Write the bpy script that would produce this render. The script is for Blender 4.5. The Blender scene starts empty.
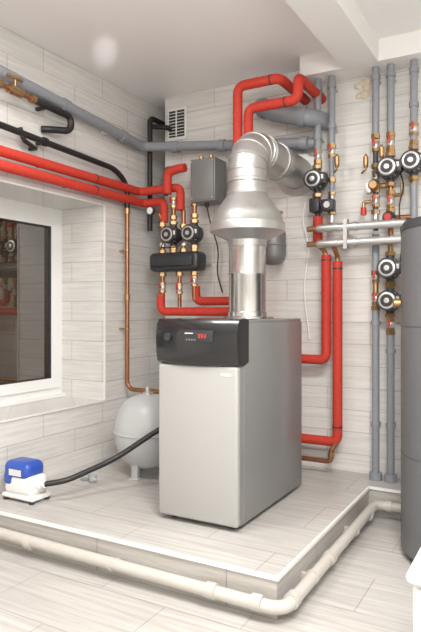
import bpy, bmesh, math, random
from mathutils import Vector, Matrix
random.seed(4)
R=math.radians
scene=bpy.context.scene
scene.view_settings.view_transform='Standard'
scene.view_settings.exposure=0.0

# ---------------------------------------------------------------- materials
def pmat(name,col,rough=.5,metal=0.,bump=0.,bscale=40.,var=0.,coat=0.,emit=None,estr=0.,ior=1.5,trans=0.,alpha=1.):
    m=bpy.data.materials.new(name); m.use_nodes=True
    nt=m.node_tree; N=nt.nodes; L=nt.links
    b=N['Principled BSDF']
    b.inputs['Base Color'].default_value=(*col,1); b.inputs['Roughness'].default_value=rough
    b.inputs['Metallic'].default_value=metal; b.inputs['IOR'].default_value=ior
    b.inputs['Coat Weight'].default_value=coat
    b.inputs['Transmission Weight'].default_value=trans
    if emit:
        b.inputs['Emission Color'].default_value=(*emit,1); b.inputs['Emission Strength'].default_value=estr
    tc=N.new('ShaderNodeTexCoord')
    nz=N.new('ShaderNodeTexNoise'); nz.inputs['Scale'].default_value=bscale; nz.inputs['Detail'].default_value=3
    L.new(tc.outputs['Object'],nz.inputs['Vector'])
    if var>0:
        mx=N.new('ShaderNodeMix'); mx.data_type='RGBA'
        mx.inputs[6].default_value=(*[c*(1-var) for c in col],1)
        mx.inputs[7].default_value=(*[min(1,c*(1+var)) for c in col],1)
        L.new(nz.outputs['Fac'],mx.inputs[0]); L.new(mx.outputs[2],b.inputs['Base Color'])
    if bump>0:
        bp=N.new('ShaderNodeBump'); bp.inputs['Strength'].default_value=bump; bp.inputs['Distance'].default_value=.003
        L.new(nz.outputs['Fac'],bp.inputs['Height']); L.new(bp.outputs['Normal'],b.inputs['Normal'])
    return m

def tilemat(name,horizontal,w,h,c1,c2,mort,streak=(3.,55.),rough=.35,sdark=.82,msize=.004,rot=False):
    m=bpy.data.materials.new(name); m.use_nodes=True
    nt=m.node_tree; N=nt.nodes; L=nt.links; b=N['Principled BSDF']
    g=N.new('ShaderNodeNewGeometry'); s=N.new('ShaderNodeSeparateXYZ'); L.new(g.outputs['Position'],s.inputs[0])
    c=N.new('ShaderNodeCombineXYZ')
    if horizontal:
        L.new(s.outputs['Y' if rot else 'X'],c.inputs[0]); L.new(s.outputs['X' if rot else 'Y'],c.inputs[1])
    else:
        a=N.new('ShaderNodeMath'); a.operation='ADD'; L.new(s.outputs['X'],a.inputs[0]); L.new(s.outputs['Y'],a.inputs[1])
        L.new(a.outputs[0],c.inputs[0]); L.new(s.outputs['Z'],c.inputs[1])
    br=N.new('ShaderNodeTexBrick'); br.inputs['Scale'].default_value=1
    br.inputs['Brick Width'].default_value=w; br.inputs['Row Height'].default_value=h
    br.inputs['Mortar Size'].default_value=msize; br.inputs['Mortar Smooth'].default_value=.3
    br.inputs['Color1'].default_value=(*c1,1); br.inputs['Color2'].default_value=(*c2,1); br.inputs['Mortar'].default_value=(*mort,1)
    L.new(c.outputs[0],br.inputs['Vector'])
    mp=N.new('ShaderNodeMapping'); mp.inputs['Scale'].default_value=(streak[0],streak[1],1); L.new(c.outputs[0],mp.inputs[0])
    nz=N.new('ShaderNodeTexNoise'); nz.inputs['Scale'].default_value=1; nz.inputs['Detail'].default_value=5; nz.inputs['Roughness'].default_value=.65
    L.new(mp.outputs[0],nz.inputs['Vector'])
    cr=N.new('ShaderNodeValToRGB'); cr.color_ramp.elements[0].position=.33; cr.color_ramp.elements[1].position=.62
    cr.color_ramp.elements[0].color=(sdark,sdark*.985,sdark*.96,1); cr.color_ramp.elements[1].color=(1,1,1,1)
    L.new(nz.outputs['Fac'],cr.inputs[0])
    mx=N.new('ShaderNodeMix'); mx.data_type='RGBA'; mx.blend_type='MULTIPLY'; mx.inputs[0].default_value=1
    L.new(br.outputs['Color'],mx.inputs[6]); L.new(cr.outputs[0],mx.inputs[7]); L.new(mx.outputs[2],b.inputs['Base Color'])
    bp=N.new('ShaderNodeBump'); bp.inputs['Strength'].default_value=.4; bp.inputs['Distance'].default_value=.002; bp.invert=True
    L.new(br.outputs['Fac'],bp.inputs['Height']); L.new(bp.outputs['Normal'],b.inputs['Normal'])
    b.inputs['Roughness'].default_value=rough
    return m

M={}
M['wall']=tilemat('wall_tile',False,.50,.125,(.76,.748,.725),(.73,.715,.69),(.55,.53,.505),sdark=.83,msize=.003)
M['floor']=tilemat('floor_tile',True,.6,.3,(.55,.53,.505),(.52,.50,.475),(.40,.38,.36),streak=(2.2,48),sdark=.74,rough=.35,msize=.003)
M['stepside']=tilemat('step_riser_tile',False,.6,.4,(.52,.50,.47),(.49,.47,.44),(.36,.34,.32),streak=(2.5,40),sdark=.74,rough=.4,msize=.003)
M['ceil']=pmat('ceiling_paint',(.88,.87,.86),.38,bump=.02)
M['beam']=pmat('beam_paint',(.84,.83,.815),.7,bump=.03)
M['pvc']=pmat('grey_pvc',(.25,.265,.29),.38,var=.08)
M['ppr']=pmat('grey_ppr',(.26,.275,.30),.42,var=.08)
M['drain']=pmat('beige_pvc',(.50,.47,.43),.4,var=.06)
M['black']=pmat('black_rubber',(.016,.015,.016),.5)
M['dark']=pmat('dark_plastic',(.030,.031,.035),.4)
M['pumpb']=pmat('pump_cast_body',(.055,.055,.06),.45,metal=.2)
M['red']=pmat('red_insulation',(.53,.040,.022),.7,bump=.35,bscale=60,var=.2)
M['copper']=pmat('copper',(.36,.17,.09),.38,metal=.85,var=.25)
M['brass']=pmat('brass',(.42,.27,.13),.38,metal=.85,var=.2)
M['steel']=pmat('stainless_steel',(.58,.575,.56),.24,metal=1.,bump=.15,bscale=12,var=.05)
M['galv']=pmat('brushed_aluminium',(.52,.515,.505),.42,metal=.85,bump=.25,bscale=18,var=.12)
M['nickel']=pmat('nickel',(.60,.59,.58),.34,metal=.75)
M['white']=pmat('white_plastic',(.80,.80,.78),.35)
M['wframe']=pmat('window_upvc',(.86,.86,.85),.3)
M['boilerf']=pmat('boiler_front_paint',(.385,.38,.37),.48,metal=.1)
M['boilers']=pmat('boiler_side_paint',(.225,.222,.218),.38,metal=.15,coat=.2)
M['bpanel']=pmat('boiler_black_panel',(.012,.012,.013),.25,coat=.4)
M['greytop']=pmat('boiler_lid',(.10,.10,.10),.4)
M['tankw']=pmat('tank_white_enamel',(.50,.51,.51),.35)
M['jacket']=pmat('heater_jacket',(.135,.135,.14),.5,var=.05)
M['jackettop']=pmat('heater_lid',(.05,.05,.055),.45)
M['blue']=pmat('blue_plastic',(.03,.085,.40),.3)
M['glass']=pmat('night_window_glass',(.05,.036,.025),.03,ior=2.4)
M['clear']=pmat('clear_plastic',(.9,.92,.92),.08,trans=.85,ior=1.4)
M['greybox']=pmat('grey_sheet_metal',(.22,.22,.215),.45,metal=.35)
M['redled']=pmat('red_led',(.4,.01,.01),.4,emit=(1,.07,.03),estr=1.3)
M['redpl']=pmat('red_handle',(.50,.03,.02),.4)
M['foam']=pmat('mounting_foam',(.66,.58,.46),.9,bump=.8,bscale=50,var=.15)
M['fillglow']=pmat('fill_panel_glow',(.9,.9,.9),.5,emit=(1,.97,.92),estr=4.)  # glow of the added overhead panel, out of view
M['label']=pmat('paper_label',(.7,.7,.69),.5)
M['slot']=pmat('vent_dark',(.04,.038,.035),.7)
M['cabinet']=pmat('cabinet_laminate',(.76,.755,.74),.35)

# ---------------------------------------------------------------- mesh builder
class MB:
    def __init__(s,name): s.name=name; s.bm=bmesh.new(); s.m=[]
    def mi(s,k):
        if k not in s.m: s.m.append(k)
        return s.m.index(k)
    def box(s,a,b,k,bev=0.,rot=None,seg=2):
        i=s.mi(k); a=Vector(a); b=Vector(b); c=(a+b)/2; d=b-a
        t=bmesh.new(); bmesh.ops.create_cube(t,size=1)
        for v in t.verts: v.co=Vector((v.co.x*d.x,v.co.y*d.y,v.co.z*d.z))
        if bev>0: bmesh.ops.bevel(t,geom=t.edges[:],offset=bev,segments=seg,affect='EDGES',profile=.5)
        mt=Matrix.Translation(c)@(rot.to_4x4() if rot else Matrix())
        s._merge(t,mt,i); return s
    def _merge(s,t,mt,i):
        mp={}
        for v in t.verts: mp[v]=s.bm.verts.new(mt@v.co)
        for f in t.faces:
            try:
                nf=s.bm.faces.new([mp[v] for v in f.verts]); nf.material_index=i
            except ValueError: pass
        t.free()
    def rings(s,rings,k,cap=True,closed=False):
        i=s.mi(k); vr=[[s.bm.verts.new(p) for p in r] for r in rings]; n=len(vr[0])
        for a in range(len(vr)-1+(1 if closed else 0)):
            A=vr[a]; B=vr[(a+1)%len(vr)]
            for j in range(n):
                f=s.bm.faces.new((A[j],A[(j+1)%n],B[(j+1)%n],B[j])); f.material_index=i
        if cap and not closed:
            f=s.bm.faces.new(vr[0][::-1]); f.material_index=i
            f=s.bm.faces.new(vr[-1]); f.material_index=i
    def tube(s,pts,r,k,bend=0.,seg=14):
        P=[Vector(p) for p in pts]; Q=[P[0]]
        for a in range(1,len(P)-1):
            if bend>0:
                p,q,n=P[a-1],P[a],P[a+1]
                b=min(bend,(p-q).length*.49,(n-q).length*.49)
                s0=q+(p-q).normalized()*b; s1=q+(n-q).normalized()*b
                for t in [0,.17,.33,.5,.67,.83,1]:
                    Q.append(s0*(1-t)**2+q*2*t*(1-t)+s1*t*t)
            else: Q.append(P[a])
        Q.append(P[-1])
        T=[]
        for a in range(len(Q)):
            if a==0: d=Q[1]-Q[0]
            elif a==len(Q)-1: d=Q[-1]-Q[-2]
            else: d=(Q[a+1]-Q[a]).normalized()+(Q[a]-Q[a-1]).normalized()
            T.append(d.normalized())
        up=Vector((0,0,1)) if abs(T[0].z)<.9 else Vector((1,0,0))
        u=T[0].cross(up).normalized(); rs=[]
        for a in range(len(Q)):
            u=(u-T[a]*u.dot(T[a])).normalized(); w=T[a].cross(u)
            rr=r[a] if isinstance(r,list) else r
            rs.append([Q[a]+(u*math.cos(2*math.pi*j/seg)+w*math.sin(2*math.pi*j/seg))*rr for j in range(seg)])
        s.rings(rs,k); return s
    def cyl(s,a,b,r,k,seg=20,r2=None):
        return s.tube([a,b],[r,r if r2 is None else r2],k,seg=seg)
    def lathe(s,prof,c,k,axis=(0,0,1),seg=36):
        q=Vector((0,0,1)).rotation_difference(Vector(axis).normalized()); c=Vector(c); rs=[]
        for (r,z) in prof:
            r=max(r,1e-4)
            rs.append([c+q@Vector((r*math.cos(2*math.pi*j/seg),r*math.sin(2*math.pi*j/seg),z)) for j in range(seg)])
        s.rings(rs,k); return s
    def torus(s,c,R_,r,k,axis=(0,0,1),seg=28,s2=8):
        q=Vector((0,0,1)).rotation_difference(Vector(axis).normalized()); c=Vector(c); rs=[]
        for j in range(seg):
            a=2*math.pi*j/seg; d=Vector((math.cos(a),math.sin(a),0))
            rs.append([c+q@(d*(R_+r*math.cos(2*math.pi*t/s2))+Vector((0,0,r*math.sin(2*math.pi*t/s2)))) for t in range(s2)])
        s.rings(rs,k,closed=True); return s
    def done(s,parent=None,smooth=True):
        bmesh.ops.recalc_face_normals(s.bm,faces=s.bm.faces[:])
        xs=[v.co for v in s.bm.verts]
        lo=Vector((min(v.x for v in xs),min(v.y for v in xs),min(v.z for v in xs)))
        hi=Vector((max(v.x for v in xs),max(v.y for v in xs),max(v.z for v in xs)))
        o=Vector(((lo.x+hi.x)/2,(lo.y+hi.y)/2,lo.z))
        for v in s.bm.verts: v.co-=o
        me=bpy.data.meshes.new(s.name); s.bm.to_mesh(me); s.bm.free()
        for k in s.m: me.materials.append(M[k])
        if smooth:
            for p in me.polygons: p.use_smooth=True
            me.set_sharp_from_angle(angle=R(38))
        ob=bpy.data.objects.new(s.name,me); ob.location=o
        scene.collection.objects.link(ob)
        if parent: ob.parent=parent; ob.matrix_parent_inverse=parent.matrix_world.inverted()
        return ob

# ---------------------------------------------------------------- room
XL=-2.40; YB=3.37; ZC=2.5; PT=.15
XR=1.7; YF=-1.3
w=MB('wall_left')
w.box((-2.95,YF,-.1),(XL,3.72,.51),'wall'); w.box((-2.95,YF,1.72),(XL,3.72,ZC),'wall')
w.box((-2.95,2.92,.51),(XL,3.72,1.72),'wall'); w.box((-2.95,YF,.51),(XL,1.1,1.72),'wall')
w.done(smooth=False)
w=MB('wall_back')
w.box((-2.25,YB,-.1),(XR,3.87,ZC),'wall'); w.box((-2.4,3.72,-.1),(-2.25,3.87,ZC),'wall')
w.done(smooth=False)
MB('wall_right').box((XR,YF,-.1),(XR+.15,3.87,ZC),'wall').done(smooth=False)
MB('wall_front').box((-2.95,YF-.15,-.1),(XR+.15,YF,ZC),'wall').done(smooth=False)
MB('floor').box((-2.4,YF,-.1),(XR,3.37,0),'floor').done(smooth=False)
MB('ceiling').box((-2.95,YF-.15,ZC),(XR+.15,3.87,ZC+.1),'ceil').done(smooth=False)
b=MB('ceiling_beam')
b.box((-.97,YF,2.38),(-.78,3.19,ZC),'beam'); b.box((-1.22,3.19,2.385),(XR,YB,ZC),'beam')
b.done(smooth=False)
# platform
p=MB('raised_platform')
p.box((XL+.001,1.912,0),(-.815,3.369,PT-.012),'stepside'); p.box((-.815,3.13,0),(XR-.001,3.369,PT-.012),'stepside')
p.box((XL+.001,1.912,PT-.012),(-.815,3.369,PT),'floor'); p.box((-.815,3.13,PT-.012),(XR-.001,3.369,PT),'floor')
p.done(smooth=False)
MB('trim_1').box((XL,1.904,PT-.012),(-.806,1.913,PT+.002),'white').box((-.816,1.913,PT-.012),(-.806,3.13,PT+.002),'white').box((-.806,3.121,PT-.012),(XR,3.131,PT+.002),'white').done(smooth=False)
MB('trim_2').box((XL-.004,1.1,.502),(XL+.006,2.925,.512),'white').box((XL-.004,1.1,1.716),(XL+.006,2.925,1.724),'white').box((XL-.004,2.915,.512),(XL+.006,2.925,1.716),'white').done(smooth=False)
# window
w=MB('window_1')
x0,x1=-2.82,-2.755
y0,y1,z0,z1=1.1,2.92,.512,1.72
w.box((x0,y0,z0+.02),(x1,y1,z0+.07),'wframe'); w.box((x0,y0,z1-.065),(x1,y1,z1),'wframe')
w.box((x0,y1-.05,z0+.07),(x1,y1,z1-.065),'wframe'); w.box((x0,y0,z0+.07),(x1,y0+.05,z1-.065),'wframe')
w.box((x0,1.80,z0+.07),(x1,1.86,z1-.065),'wframe')
for (a,c) in ((1.86,2.87),(1.15,1.80)):
    X0,X1=x0+.01,x1+.014
    w.box((X0,a-.008,z0+.062),(X1,c+.008,z0+.125),'wframe'); w.box((X0,a-.008,z1-.12),(X1,c+.008,z1-.057),'wframe')
    w.box((X0,a-.008,z0+.125),(X1,a+.055,z1-.12),'wframe'); w.box((X0,c-.055,z0+.125),(X1,c+.008,z1-.12),'wframe')
    w.box((x0+.025,a+.05,z0+.12),(x0+.045,c-.05,z1-.115),'glass')
    for (p_,q_) in (((a+.055,z0+.125),(a+.059,z1-.12)),((c-.059,z0+.125),(c-.055,z1-.12)),((a+.059,z0+.125),(c-.059,z0+.129)),((a+.059,z1-.124),(c-.059,z1-.12))):
        w.box((x0+.045,p_[0],p_[1]),(X1-.006,q_[0],q_[1]),'dark')
w.box((x0-.02,y0,z0),(x1+.03,y1,z0+.02),'wframe')
w.done(smooth=False)
# vent grille
g=MB('vent_grille')
g.box((-2.225,YB-.012,2.20),(-2.075,YB,2.415),'white',.004)
g.box((-2.210,YB-.014,2.220),(-2.090,YB-.010,2.395),'slot')
for i in range(8):
    z=2.232+i*.0205
    g.box((-2.208,YB-.018,z),(-2.092,YB-.013,z+.004),'white')
g.box((-2.153,YB-.021,2.222),(-2.147,YB-.013,2.393),'white')
g.done()

# ---------------------------------------------------------------- boiler
bx0,bx1,by0,by1,bz0,bz1=-1.50,-1.108,2.19,2.93,.172,1.025
boiler=bpy.data.objects.new('gas_boiler',None); scene.collection.objects.link(boiler); boiler.location=((bx0+bx1)/2,(by0+by1)/2,PT)
bpy.context.view_layer.update()
b=MB('casing')
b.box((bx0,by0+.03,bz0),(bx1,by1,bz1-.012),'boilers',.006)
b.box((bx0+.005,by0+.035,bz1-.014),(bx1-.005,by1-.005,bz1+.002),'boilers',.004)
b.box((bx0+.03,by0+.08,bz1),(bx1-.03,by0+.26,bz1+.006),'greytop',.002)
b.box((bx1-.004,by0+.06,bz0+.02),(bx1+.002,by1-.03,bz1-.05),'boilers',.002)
b.done(boiler)
b=MB('front_door')
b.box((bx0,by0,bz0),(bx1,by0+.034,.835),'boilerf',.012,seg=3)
b.box((bx1-.075,by0-.002,.795),(bx1-.03,by0+.002,.806),'label')
b.done(boiler)
b=MB('control_panel')
rs=[]
n=16
for i in range(n+1):
    t=i/n; x=bx0-.004+(bx1-bx0+.008)*t; q=1-(2*t-1)**2
    f=by0-.004-.022*q*1.0
    pr=[(by0+.10,bz1+.004),(by0+.06,bz1+.010),(f+.02,bz1+.006),(f+.003,bz1-.012),(f-.006,bz1-.07),(f-.004,bz1-.14),(f+.006,bz1-.178),(f+.02,.838-.004*q),(by0+.05,.835),(by0+.10,.85)]
    rs.append([Vector((x,y,z)) for y,z in pr])
b.rings(rs,'bpanel')
b.done(boiler)
b=MB('display')
fy=by0-.033
b.box((-1.345,fy-.0,.935),(-1.205,fy+.014,.985),'dark',.003)
for i in range(3):
    xx=-1.275+i*.014
    for zz in (.953,.960,.967): b.box((xx,fy-.002,zz),(xx+.007,fy,zz+.0015),'redled')
    b.box((xx+.007,fy-.002,.954),(xx+.0082,fy,.968),'redled')
for i in range(4): b.cyl((-1.33+i*.013,fy-.004,.945),(-1.33+i*.013,fy+.002,.945),.004,'greybox',10)
b.box((-1.34,fy-.001,.97),(-1.30,fy,.974),'label')
b.cyl((-1.43,fy-.002,.955),(-1.43,fy+.02,.955),.016,'dark',20)
b.done(boiler)
b=MB('feet')
for x in (bx0+.05,bx1-.05):
    for y in (by0+.07,by1-.07):
        b.cyl((x,y,PT),(x,y,bz0+.003),.02,'black')
b.done(boiler)

# ---------------------------------------------------------------- flue
fx,fyy=-1.305,2.69
f=MB('flue_pipe')
f.lathe([(.13,1.028),(.13,1.036),(.098,1.04),(.096,1.06),(.092,1.062),(.092,1.24),(.0945,1.245),(.0945,1.25),(.092,1.255),(.092,1.425)],(fx,fyy,0),'steel',seg=48)
f.lathe([(.096,1.385),(.098,1.40),(.10,1.415),(.180,1.455),(.186,1.458),(.186,1.495),(.182,1.503),(.177,1.508),(.172,1.535),(.155,1.562),(.105,1.635),(.098,1.645),(.098,1.67)],(fx,fyy,0),'galv',seg=48)
f.lathe([(.098,1.64),(.103,1.645),(.103,1.66),(.094,1.665),(.094,1.70),(.1005,1.703),(.1005,1.715),(.095,1.72),(.095,1.765)],(fx,fyy,0),'galv',seg=48)
# segmented elbow toward the back wall
RB=.125; r=.095
ang=[0,22.5,45,67.5,90]
cc=Vector((fx,fyy+RB,1.76))
def ep(a,rad): return cc+Vector((0,-math.cos(R(a))*rad,math.sin(R(a))*rad))
for i in range(4):
    a0,a1=ang[i],ang[i+1]
    rs=[]
    for (a,rr) in ((a0,r*1.05),(a0+2,r*1.05),(a0+3,r),(a1-3,r),(a1-2,r*1.05),(a1,r*1.05)):
        ctr=ep(a,RB); rad=Vector((0,-math.cos(R(a)),math.sin(R(a))))
        rs.append([ctr+(Vector((1,0,0))*math.cos(2*math.pi*j/40)+rad*math.sin(2*math.pi*j/40))*rr for j in range(40)])
    f.rings(rs,'galv')
zt=1.76+RB
f.tube([(fx,fyy+RB,zt),(fx,YB-.001,zt)],[.095,.095],'galv',seg=40)
for yy in (fyy+RB+.03,fyy+RB+.20,3.05): f.cyl((fx,yy,zt),(fx,yy+.02,zt),.101,'galv',40)
f.cyl((fx,YB-.012,zt),(fx,YB-.001,zt),.135,'galv',40)
f.done()

# ---------------------------------------------------------------- expansion tank
t=MB('expansion_tank')
tx,ty=-1.95,2.75
prof=[]
for i in range(25):
    a=-math.pi/2+math.pi*i/24
    prof.append((.19*math.cos(a)**.75 if abs(math.cos(a))>1e-6 else 0,.395+.205*math.sin(a)))
t.lathe(prof,(tx,ty,0),'tankw',seg=48)
t.torus((tx,ty,.395),.19,.006,'tankw',seg=48)
t.lathe([(.03,.585),(.03,.61),(.015,.612),(.015,.64)],(tx,ty,0),'nickel')
for a in (30,150,270):
    dx,dy=math.cos(R(a))*.12,math.sin(R(a))*.12
    t.box((tx+dx-.02,ty+dy-.012,PT),(tx+dx+.02,ty+dy+.012,.27),'tankw',.004)
    t.box((tx+dx-.028,ty+dy-.02,PT),(tx+dx+.028,ty+dy+.02,PT+.008),'tankw',.002)
t.done()
t=MB('air_separator')
prof=[(0,-.12),(.04,-.115),(.072,-.09),(.08,-.06),(.08,.05),(.074,.085),(.05,.11),(.02,.12),(.012,.125),(.012,.15)]
t.lathe(prof,(-1.40,3.22,1.45),'greybox'); t.torus((-1.40,3.22,1.445),.081,.004,'greybox')
t.box((-1.42,3.29,1.43),(-1.38,YB-.001,1.47),'galv'); t.tube([(-1.40,3.22,1.60),(-1.40,3.22,1.64),(-1.40,YB-.010,1.66)],.009,'brass',.03)
t.done()

# ---------------------------------------------------------------- left wall plumbing
def clamp(m,p,r,axis,k='dark',w=.012):
    p=Vector(p); a=Vector(axis).normalized()*w; m.cyl(p-a,p+a,r,k,18)
YS=YF+.02
s=MB('sewer_pipe')
def zl(y): return 2.385-.087*(y-.5)
s.tube([(-2.335,YS,zl(YS)-.06),(-2.335,3.24,2.15),(-2.15,3.27,2.135),(-1.16,3.29,2.03)],.031,'pvc',.07)
for y in (1.35,2.50,3.02): clamp(s,(-2.335,y,zl(y)-.06+.0136*(y+1.28)),.038,(0,1,-.074),'pvc',.022)
for x in (-2.1,-1.76,-1.22): clamp(s,(x,3.272,2.13-(x+2.15)*.105),.038,(1,0,-.1),'pvc',.022)
for y in (2.2,2.9): s.box((XL,y-.012,zl(y)-.022),(-2.34,y+.012,zl(y)+.002),'white')
s.done()
s=MB('sewer_pipe')
s.tube([(-1.50,YB-.001,2.30),(-1.50,3.24,2.28),(-1.36,3.2,2.2),(-1.16,3.24,2.16),(-1.12,YB-.004,2.16)],.05,'pvc',.08,seg=20)
clamp(s,(-1.45,3.225,2.253),.058,(.14,-.04,-.08),'pvc',.018); clamp(s,(-1.22,3.228,2.172),.058,(.2,.04,-.04),'pvc',.02)
s.done()
h=MB('gas_pipe')
def z2(y): return 2.165-.045*(y-2.)
h.tube([(-2.31,YS,2.31),(-2.31,1.95,z2(1.95))],.017,'black')
h.tube([(-2.31,1.95,z2(1.95)),(-2.31,2.27,z2(2.27))],.013,'copper')
h.tube([(-2.31,2.25,z2(2.25)),(-2.31,2.52,z2(2.5)),(-2.31,2.52,2.065),(-2.36,2.40,2.05),(-2.392,2.38,2.05)],.019,'black',.04)
h.cyl((-2.31,2.08,z2(2.08)),(-2.31,2.16,z2(2.16)),.024,'brass',8); h.cyl((-2.31,2.12,z2(2.1)),(-2.31,2.12,2.235),.008,'brass'); h.box((-2.325,2.06,2.215),(-2.295,2.16,2.23),'brass',.003)
h.cyl((-2.31,2.0,z2(2.)),(-2.31,2.03,z2(2.03)),.022,'brass',8); h.cyl((-2.31,2.22,z2(2.2)),(-2.31,2.25,z2(2.25)),.022,'brass',8)
for y in (1.5,2.35): h.box((XL,y-.01,z2(y)-.008),(-2.31,y+.01,z2(y)+.008),'black')
h.done()
h=MB('copper_pipe')
h.tube([(-2.34,YS,2.10),(-2.34,2.95,1.945),(-2.34,3.07,1.87),(-2.34,3.07,1.72)],.017,'black',.09)
h.tube([(-2.34,3.07,1.74),(-2.34,3.07,.565),(-1.80,3.07,.565)],.014,'copper',.06)
for z in (1.70,1.15): clamp(h,(-2.34,3.07,z),.019,(0,0,1),'brass',.018)
for y in (1.6,2.35): 
    z=2.10-.0365*(y+1.3)
    h.box((XL,y-.008,z-.01),(-2.34,y+.008,z+.01),'black'); clamp(h,(-2.34,y,z),.024,(0,1,0),'black')
h.tube([(-2.34,2.18,2.0),(-2.34,2.20,1.94),(-2.36,2.30,1.925)],.012,'black',.03); h.box((-2.398,2.29,1.915),(-2.35,2.31,1.935),'black')
for z in (1.45,.95): h.box((XL,3.064,z-.006),(-2.345,3.076,z+.006),'brass'); clamp(h,(-2.34,3.07,z),.017,(0,0,1),'brass',.006)
h.done()
h=MB('vent_pipe')
h.tube([(-2.325,3.30,1.60),(-2.325,3.30,2.36),(-2.325,3.715,2.36)],.017,'black',.04)
h.tube([(-2.325,3.30,2.30),(-2.26,3.30,2.285),(-2.20,3.31,2.28),(-2.2,YB-.001,2.28)],.016,'black',.03)
h.done()
def redpipe(paths,rings=(),stubs=()):
    m=MB('heating_pipe')
    for pth in paths: m.tube(pth,.027,'red',.045,seg=16)
    for p,a in rings: clamp(m,p,.0285,a,'redpl',.005)
    for p,a in stubs: clamp(m,p,.0285,a,'dark',.004)
    return m
m=redpipe([[(-2.335,YS,1.86),(-2.335,3.2,1.845),(-2.02,3.2,1.845),(-2.02,3.2,1.70)]],[((-2.335,y,1.846),(0,1,0)) for y in (1.5,2.3,3.0)],[((-2.335,y,1.848),(0,1,0)) for y in (1.9,2.75)]); m.done()
m=redpipe([[(-2.335,YS,1.79),(-2.335,3.24,1.775),(-2.17,3.24,1.775),(-2.17,3.24,1.64)]],[((-2.335,y,1.776),(0,1,0)) for y in (1.7,2.5)],[((-2.335,2.75,1.778),(0,1,0))]); m.done()
# boiler flow / return rising behind the flue
m=redpipe([[(-1.50,2.97,.85),(-1.50,2.97,2.31),(-1.25,2.97,2.31),(-1.25,YB-.001,2.31)]],[((-1.50,2.97,z),(0,0,1)) for z in (1.9,2.1)]+[((-1.38,2.97,2.31),(1,0,0))],[((-1.30,2.97,2.31),(1,0,0))]); m.done()
m=redpipe([[(-1.44,2.98,.85),(-1.44,2.98,2.18),(-1.15,2.98,2.18),(-1.15,2.98,2.30),(-1.15,YB-.001,2.30)]],[((-1.3,2.98,2.18),(1,0,0))],[((-1.22,2.98,2.18),(1,0,0))]); m.done()
# red pipes under the pump group
m=redpipe([[(-2.17,3.2,1.17),(-2.17,3.2,1.06),(-1.57,3.2,1.06),(-1.57,3.2,.60)]],[((-1.9,3.2,1.06),(1,0,0))]); m.done()
m=redpipe([[(-1.93,3.24,1.22),(-1.93,3.24,1.125),(-1.50,3.24,1.125),(-1.50,3.24,.60)]]); m.done()

# ---------------------------------------------------------------- pumps, valves
def pump(x,y,z,s=1.0):
    m=MB('circulation_pump')
    m.cyl((x,y,z-.075),(x,y,z+.075),.022,'pumpb',16)
    m.cyl((x,y,z-.09),(x,y,z-.07),.028,'brass',6); m.cyl((x,y,z+.07),(x,y,z+.09),.028,'brass',6)
    m.lathe([(.03,-.03),(.054,-.02),(.060,.01),(.052,.03)],(x,y,z),'pumpb',(0,-1,0),28)
    m.lathe([(.047,.025),(.051,.03),(.051,.055),(.054,.058),(.054,.078),(.050,.083)],(x,y,z),'pumpb',(0,-1,0),28)
    for i in range(14):
        a=2*math.pi*i/14; ca,sa=math.cos(a),math.sin(a)
        m.cyl((x+ca*.052,y-.03,z+sa*.052),(x+ca*.052,y-.062,z+sa*.052),.003,'nickel',6)
    m.lathe([(.043,.082),(.043,.085),(.040,.086)],(x,y,z),'nickel',(0,-1,0),28)
    m.lathe([(.033,.0855),(.033,.0875),(.030,.088)],(x,y,z),'dark',(0,-1,0),28)
    m.lathe([(.014,.0875),(.014,.091),(.008,.092)],(x,y,z),'nickel',(0,-1,0),20)
    m.box((x+.030,y-.080,z-.030),(x+.072,y-.020,z+.032),'dark',.006)
    m.box((x+.040,y-.082,z-.005),(x+.062,y-.080,z+.020),'label')
    m.done()
def valve(x,y,z,r=.018,side=-1,hk='redpl'):
    m=MB('ball_valve')
    m.cyl((x,y,z-.032),(x,y,z-.017),r*1.2,'brass',6); m.cyl((x,y,z+.017),(x,y,z+.032),r*1.2,'brass',6)
    m.lathe([(r*.9,-.019),(r*1.2,-.01),(r*1.2,.01),(r*.9,.019)],(x,y,z),'nickel',seg=16)
    m.cyl((x,y,z),(x,y-.034,z),.006,'brass',10)
    m.box((x-.006,y-.039,z-.008),(x+.006,y-.034,z+.032),hk,.002)
    m.done()
def nut(m,x,y,z,r=.024,k='brass',h=.012): m.cyl((x,y,z-h),(x,y,z+h),r,k,6)

# pump group on the chase
PG=3.22
g=MB('pump_manifold')
g.box((-2.235,3.15,1.315),(-1.865,3.275,1.435),'dark',.03,seg=4)
g.box((-2.20,3.135,1.345),(-1.90,3.16,1.405),'dark',.01)
for x in (-2.17,-2.085,-2.01,-1.929): nut(g,x,PG,1.445); 
for x in (-2.17,-2.04,-1.93): nut(g,x,PG,1.30); g.tube([(x,PG,1.31),(x,PG,1.13)],.013,'copper')
for x in (-2.2,-1.9): g.box((x-.01,3.26,1.36),(x+.01,YB-.001,1.38),'galv')
g.tube([(-2.04,PG,1.14),(-2.04,PG,1.09)],.013,'copper')
g.done()
for x in (-2.085,-1.929):
    pump(x,PG,1.545)
    m=MB('pump_pipe'); m.tube([(x,PG,1.635),(x,PG,1.74)],.014,'copper'); nut(m,x,PG,1.66); m.done()
    valve(x,PG,1.755)
m=MB('pump_pipe'); m.tube([(-2.17,PG,1.45),(-2.17,PG,1.64)],.014,'copper'); nut(m,-2.17,PG,1.62); nut(m,-2.17,PG,1.49,.02,'nickel'); m.done()
m=MB('pump_pipe'); m.tube([(-2.01,PG,1.45),(-2.01,PG,1.70)],.014,'copper'); nut(m,-2.01,PG,1.60); nut(m,-2.01,PG,1.49,.02,'nickel'); m.done()
m=redpipe([[(-2.085,3.15,1.80),(-2.085,3.15,1.93),(-2.02,3.15,1.95),(-1.955,3.15,1.95)]]); m.done()
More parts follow.
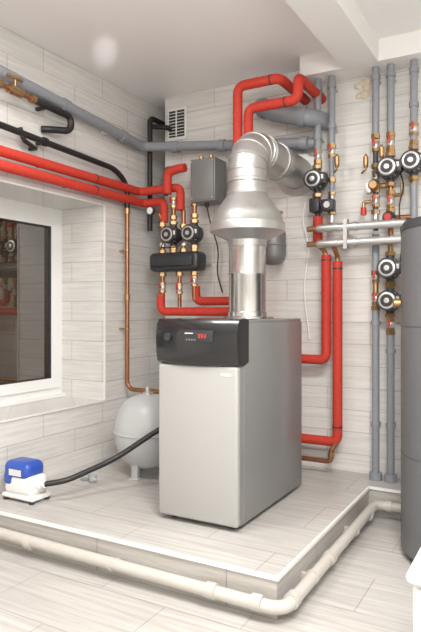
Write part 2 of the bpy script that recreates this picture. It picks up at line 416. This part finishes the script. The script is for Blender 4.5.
m=MB('copper_pipe'); m.tube([(-2.19,3.29,1.82),(-2.19,3.29,2.0),(-2.10,3.29,2.0)],.013,'copper',.02); nut(m,-2.19,3.29,1.96,.02); m.tube([(-1.929,3.22,1.78),(-1.929,3.22,1.86),(-1.88,3.24,1.88)],.013,'copper',.02)
m.done()
valve(-2.17,PG,1.215); valve(-2.04,PG,1.205); valve(-1.93,PG,1.25)
g=MB('pressure_gauge')
g.lathe([(.0,-.005),(.026,-.005),(.028,.0),(.028,.018),(.024,.02)],(-2.20,3.14,1.70),'dark',(0,-1,0),24); g.cyl((-2.20,3.12,1.70),(-2.20,3.118,1.70),.022,'label',24)
g.tube([(-2.20,3.15,1.70),(-2.20,3.22,1.70),(-2.18,3.22,1.66)],.007,'brass',.01); g.done()
# control box
c=MB('control_box')
c.box((-1.93,3.17,1.735),(-1.755,3.32,2.0),'greybox',.006)
c.box((-1.922,3.163,1.745),(-1.763,3.172,1.99),'greybox',.003)
c.box((-1.88,3.32,1.8),(-1.80,YB-.001,1.95),'greybox')
for x in (-1.915,-1.77):
    for z in (1.755,1.98): c.cyl((x,3.158,z),(x,3.165,z),.005,'nickel',10)
c.cyl((-1.85,3.24,1.735),(-1.85,3.24,1.71),.012,'dark'); c.cyl((-1.89,3.24,2.0),(-1.89,3.24,2.03),.014,'brass',8); c.cyl((-1.82,3.24,2.0),(-1.82,3.24,2.03),.014,'brass',8)
c.done()
c=MB('power_cable')
c.tube([(-1.85,3.24,1.71),(-1.84,3.26,1.62),(-1.80,3.30,1.45),(-1.83,3.33,1.30),(-1.80,3.35,1.18)],.0045,'black',.06,seg=8)
c.tube([(-1.97,3.16,1.50),(-2.0,3.13,1.46),(-2.12,3.13,1.46),(-2.13,3.16,1.50)],.004,'black',.02,seg=8)
c.done()
c=MB('power_cable')
c.tube([(-1.24,3.355,1.74),(-1.27,3.35,1.6),(-1.22,3.35,1.45),(-1.26,3.35,1.2),(-1.22,3.35,.9)],.004,'white',.12,seg=8)
c.done()
c=MB('power_cable')
c.tube([(-.68,3.24,1.80),(-.65,3.2,1.72),(-.67,3.16,1.60),(-.66,3.2,1.42),(-.675,3.22,1.31)],.004,'black',.05,seg=8)
c.done()

# ---------------------------------------------------------------- right-hand risers
YP=3.27; ZB=2.384
def riser(x,segs,k='ppr',r=.0195,y=YP,brk=(),nuts=()):
    m=MB('heating_riser')
    for a,b_ in segs: m.cyl((x,y,a),(x,y,b_),r,k,18)
    for z in brk:
        clamp(m,(x,y,z),r+.006,(0,0,1),k,.012)
        m.box((x-.006,y,z-.006),(x+.006,YB-.001,z+.006),'galv')
    for z in nuts: nut(m,x,y,z,r+.005)
    return m
m=riser(-1.141,[(1.90,ZB)],brk=(2.33,2.05),nuts=(1.91,)); m.cyl((-1.141,YP,1.60),(-1.141,YP,1.71),.016,'dark'); m.done()
m=riser(-1.059,[(1.99,ZB)],brk=(2.33,2.1),nuts=(1.99,1.80,1.62)); m.cyl((-1.059,YP,1.53),(-1.059,YP,1.94),.014,'ppr'); m.done()
m=riser(-.814,[(2.0,ZB),(.15,1.08),(1.25,1.48)],brk=(2.33,1.0,.45),nuts=(2.01,1.85,1.72,1.6,1.27,1.08)); m.cyl((-.814,YP,1.5),(-.814,YP,1.97),.014,'pumpb'); m.cyl((-.814,YP,.15),(-.814,YP,.19),.034,'ppr'); m.cyl((-.814,YP,1.08),(-.814,YP,1.26),.015,'brass'); m.done()
m=riser(-.734,[(2.0,ZB),(.15,.94)],brk=(2.33,.85,.45),nuts=(2.01,1.92,1.7,1.6,.95)); m.cyl((-.734,YP,1.44),(-.734,YP,1.75),.014,'copper'); m.cyl((-.734,YP,.94),(-.734,YP,1.44),.014,'brass'); m.cyl((-.734,YP,.15),(-.734,YP,.19),.034,'ppr'); m.done()
m=riser(-.614,[(1.50,ZB)],brk=(2.33,2.15),nuts=(1.95,1.75)); m.done()
pump(-1.141,YP-.01,1.80); pump(-.734,YP-.01,1.82); pump(-.734,YP-.01,1.29); pump(-.734,YP-.01,1.12); pump(-.614,YP-.01,1.84)
valve(-1.141,YP,1.945); valve(-1.059,YP,1.96); valve(-.814,YP,1.96); valve(-.734,YP,1.965); valve(-.614,YP,2.02,.022)
valve(-.814,YP,1.66); valve(-.814,YP,1.13); valve(-.734,YP,.99); valve(-.734,YP,1.65); valve(-.814,YP,1.79,hk='dark'); valve(-1.059,YP,1.70,hk='dark'); valve(-.814,YP,1.25)
# side branches
m=MB('mixing_valve')
m.tube([(-.814,YP,1.74),(-.734,YP,1.74)],.015,'brass'); m.tube([(-.734,YP,1.56),(-.614,YP,1.56)],.015,'copper')
m.lathe([(.03,0),(.034,.01),(.034,.03),(.022,.05)],(-.734,YP-.02,1.56),'dark',(0,-1,0),20); m.cyl((-.734,YP-.07,1.56),(-.734,YP-.075,1.56),.018,'redpl')
m.lathe([(.026,0),(.030,.01),(.030,.03),(.02,.045)],(-.814,YP-.02,1.74),'brass',(0,-1,0),20)
m.tube([(-.814,YP,1.66),(-.88,YP,1.66),(-.88,YP,1.60)],.010,'brass',.01); m.cyl((-.88,YP,1.59),(-.88,YP,1.63),.016,'redpl')
m.tube([(-.734,YP,1.68),(-.67,YP-.02,1.68),(-.67,YP-.02,1.74)],.010,'brass',.01)
m.box((-.86,YP-.05,1.70),(-.83,YP,1.76),'nickel',.004)
m.done()
m=MB('mixing_valve')
m.box((-1.10,YP-.075,1.62),(-1.03,YP-.01,1.685),'dark',.008); m.cyl((-1.141,YP,1.65),(-1.059,YP,1.65),.014,'brass')
m.cyl((-1.065,YP-.078,1.652),(-1.065,YP-.073,1.652),.018,'nickel')
m.box((-1.175,YP-.06,1.62),(-1.115,YP+.02,1.70),'dark',.01)
m.done()
# air vents and thermometers
for (x,z) in ((-1.02,1.88),(-.775,1.90),(-.86,1.86)):
    m=MB('air_vent_valve'); m.lathe([(.008,-.02),(.012,-.015),(.014,0),(.014,.04),(.008,.045),(.006,.055)],(x,YP-.03,z),'brass',seg=14)
    m.tube([(x,YP-.03,z-.018),(x,YP-.03,z-.03),(x-.03,YP,z-.04)],.006,'brass'); m.done()
m=MB('hydraulic_manifold')
for z,xa,xb in ((1.52,-1.10,-.64),(1.435,-1.10,-.60)):
    m.tube([(xa,3.18,z),(xb,3.18,z)],.022,'nickel',seg=20)
    m.lathe([(.022,0),(.020,.012),(.008,.018)],(xa,3.18,z),'nickel',(-1,0,0),20)
    for x in (-1.0,-.9,-.7): m.cyl((x-.008,3.18,z),(x+.008,3.18,z),.026,'nickel',20)
for x in (-1.059,-.814): m.tube([(x,YP,1.60),(x,YP,1.54),(x,3.19,1.525)],.017,'nickel',.03)
m.tube([(-.734,3.19,1.435),(-.734,3.24,1.435)],.017,'nickel')
m.box((-.960,3.155,1.40),(-.940,3.20,1.56),'galv'); m.box((-.96,3.2,1.46),(-.94,YB-.001,1.48),'galv')
m.tube([(-1.10,3.18,1.435),(-1.17,3.18,1.435)],.016,'brass'); m.tube([(-1.10,3.18,1.52),(-1.17,3.18,1.52)],.016,'brass')
m.done()
m=redpipe([[(-1.141,3.27,1.60),(-1.141,3.27,1.43)]]); m.tube([(-1.141,3.27,1.44),(-1.10,3.25,1.41),(-1.085,3.25,1.37)],.014,'brass',.03); m.done()
m=redpipe([[(-1.085,3.25,1.38),(-1.085,3.25,.79),(-1.36,3.25,.79)]],[((-1.085,3.25,1.0),(0,0,1))],[((-1.085,3.25,1.35),(0,0,1))]); m.done()
m=redpipe([[(-1.02,3.25,1.34),(-1.02,3.25,.335),(-1.36,3.25,.335)]],[((-1.02,3.25,.8),(0,0,1))],[((-1.02,3.25,1.30),(0,0,1)),((-1.02,3.25,.42),(0,0,1))]); m.tube([(-1.02,3.25,1.33),(-1.02,3.25,1.37),(-1.02,3.19,1.41)],.014,'brass',.03); m.done()
m=MB('copper_pipe'); m.tube([(-1.04,3.2,.30),(-1.04,3.2,.235),(-1.36,3.2,.235)],.014,'copper',.03); m.tube([(-1.04,3.2,.29),(-1.03,3.24,.33)],.014,'copper'); nut(m,-1.04,3.2,.275,.02); m.done()
# foam patch where the pipes were sealed
m=MB('mounting_foam')
for i in range(22):
    x=-.90+random.uniform(-.05,.055); z=2.325+random.uniform(-.05,.05); r=random.uniform(.012,.028)
    m.lathe([(r*math.cos(-math.pi/2+math.pi*k/8),r*.5*math.sin(-math.pi/2+math.pi*k/8)) for k in range(9)],(x,YB-.004,z),'foam',(0,-1,0),seg=12)
m.done()

# ---------------------------------------------------------------- floor drain pipe round the platform
d=MB('drain_pipe')
zp=.065; yp=1.872; xp=-.772
d.tube([(XL+.001,yp,zp+.01),(xp,yp,zp-.005),(xp,3.085,zp+.01),(-.60,3.085,zp+.01),(-.52,3.085,zp+.01)],.0235,'drain',.07,seg=18)
for x in (-1.95,-1.05,-.87): clamp(d,(x,yp,zp),.0285,(1,0,0),'drain',.02)
for y in (1.95,2.35,2.95): clamp(d,(xp,y,zp),.0285,(0,1,0),'drain',.02)
clamp(d,(-.70,3.085,zp+.01),.0285,(1,0,0),'drain',.015)
for x in (-2.2,-1.5): d.box((x-.008,yp,zp-.012),(x+.008,1.911,zp+.012),'drain'); d.cyl((x-.008,yp,zp),(x+.008,yp,zp),.027,'drain')
for y in (2.15,2.7): d.box((-.814,y-.008,zp-.012),(xp,y+.008,zp+.012),'drain'); d.cyl((xp,y-.008,zp),(xp,y+.008,zp),.027,'drain')
d.done()

# ---------------------------------------------------------------- water heater tank
t=MB('water_heater_tank')
cx,cy,cr=-.275,2.79,.3
t.lathe([(.27,0),(.27,.03),(cr,.032),(cr,1.40),(cr*.985,1.43)],(cx,cy,0),'jacket',seg=64)
t.lathe([(cr*1.005,1.415),(cr*1.005,1.435),(cr*.96,1.455),(cr*.5,1.475),(.0,1.48)],(cx,cy,0),'jackettop',seg=64)
for z in (.45,1.0): t.torus((cx,cy,z),cr,.0015,'jackettop',seg=64,s2=6)
t.cyl((cx-.29,cy-.1,1.1),(cx-.315,cy-.11,1.1),.02,'brass')
for x in (-.1,.1): t.cyl((cx+x,cy,1.45),(cx+x,cy,1.60),.014,'copper')
t.done()

# ---------------------------------------------------------------- white cabinet (lower right)
c=MB('storage_cabinet')
ax,ay=-.256,1.347
c.box((ax,ay,.03),(ax+.55,ay+.50,.48),'cabinet',.004); c.box((ax-.012,ay-.02,.48),(ax+.565,ay+.515,.505),'cabinet',.01,seg=3)
c.box((ax+.01,ay-.016,.06),(ax+.27,ay,.47),'cabinet',.003); c.box((ax+.28,ay-.016,.06),(ax+.54,ay,.47),'cabinet',.003)
for x in (.24,.31): c.tube([(ax+x,ay-.016,.30),(ax+x,ay-.04,.30),(ax+x,ay-.04,.40),(ax+x,ay-.016,.40)],.005,'nickel',.01)
for x in (.04,.51):
    for y in (.04,.46): c.cyl((ax+x,ay+y,0),(ax+x,ay+y,.035),.02,'dark')
c.done()

# ---------------------------------------------------------------- air pump, hose, small cup
a=MB('air_pump')
px,py=-2.215,2.10
a.box((px-.105,py-.06,PT+.012),(px+.105,py+.07,PT+.035),'white',.010)
for dx in (-.085,.085):
    for dy in (-.045,.055): a.cyl((px+dx,py+dy,PT),(px+dx,py+dy,PT+.015),.014,'dark')
a.box((px-.095,py-.055,PT+.03),(px+.088,py+.062,PT+.125),'white',.024,seg=4)
a.box((px-.098,py-.06,PT+.105),(px+.068,py+.066,PT+.19),'blue',.032,seg=5)
a.box((px-.098,py-.058,PT+.07),(px-.03,py+.062,PT+.14),'blue',.02,seg=3)
a.box((px-.05,py-.0615,PT+.125),(px+.03,py-.058,PT+.155),'label')
a.lathe([(.035,0),(.03,.03),(.018,.04),(.018,.06)],(px+.07,py,PT+.09),'white',(1,0,0),20)
a.done()
h=MB('air_hose')
h.tube([(px+.125,py,PT+.09),(px+.2,py+.06,PT+.10),(-1.90,2.40,.32),(-1.74,2.53,.455),(-1.60,2.72,.55),(-1.55,2.88,.60)],.014,'black',.09,seg=12)
h.done()
a=MB('plastic_cup')
a.lathe([(.0,.0),(.026,.0),(.03,.045),(.031,.047),(.029,.047),(.025,.003),(.0,.003)],(-2.19,2.50,PT),'clear',seg=24)
a.done()
a=MB('plastic_cup')
a.lathe([(.0,.0),(.02,.0),(.024,.035),(.025,.036),(.023,.036),(.019,.003),(.0,.003)],(-2.12,2.48,PT),'clear',seg=24)
a.done()

# ---------------------------------------------------------------- lights
l=MB('fill_panel')
l.box((-.4,.5,2.47),(.5,1.1,ZC),'white',.004); l.box((-.38,.52,2.466),(.48,1.08,2.472),'fillglow'); l.done()  # unseen panel added overhead as a body for the fill light
def area(n,loc,rot,sx,sy,pw,col=(1,.98,.955)):
    L=bpy.data.lights.new(n,'AREA'); L.shape='RECTANGLE'; L.size=sx; L.size_y=sy; L.energy=pw; L.color=col
    o=bpy.data.objects.new(n,L); o.location=loc; o.rotation_euler=rot; scene.collection.objects.link(o); return o
area('fill_panel_light',(.05,.8,2.45),(0,0,0),.85,.55,88)  # main soft overhead light, added just under the panel
area('left_wall_fill',(-1.6,1.4,2.47),(0,0,0),.5,.5,24)  # extra fill added to brighten the left walls, no fixture
# camera flash stand-ins: added soft fill point, narrow spot making the ceiling's bright patch
L=bpy.data.lights.new('flash_fill','POINT'); L.energy=84; L.shadow_soft_size=.25; L.color=(1,.985,.96)
o=bpy.data.objects.new('flash_fill',L); o.location=(.3,-.1,1.8); scene.collection.objects.link(o)
L=bpy.data.lights.new('flash_bounce','SPOT'); L.energy=500; L.spot_size=R(2.8); L.spot_blend=1; L.shadow_soft_size=.02
o=bpy.data.objects.new('flash_bounce',L); o.location=(.1,0,1.3); scene.collection.objects.link(o)
o.rotation_euler=(Vector((-2.14,2.61,2.5))-o.location).to_track_quat('-Z','Y').to_euler()
wd=bpy.data.worlds.new('World'); scene.world=wd; wd.use_nodes=True
wd.node_tree.nodes['Background'].inputs[0].default_value=(.9,.93,1,1); wd.node_tree.nodes['Background'].inputs[1].default_value=.4

# ---------------------------------------------------------------- camera
cam=bpy.data.cameras.new('camera'); co=bpy.data.objects.new('camera',cam); scene.collection.objects.link(co)
cam.sensor_fit='VERTICAL'; cam.sensor_height=36; cam.sensor_width=24; cam.lens=34.12; cam.shift_y=-6/632
cam.clip_start=.02
co.location=(0,0,1.07); co.rotation_euler=(R(90),0,R(29.4))
scene.camera=co
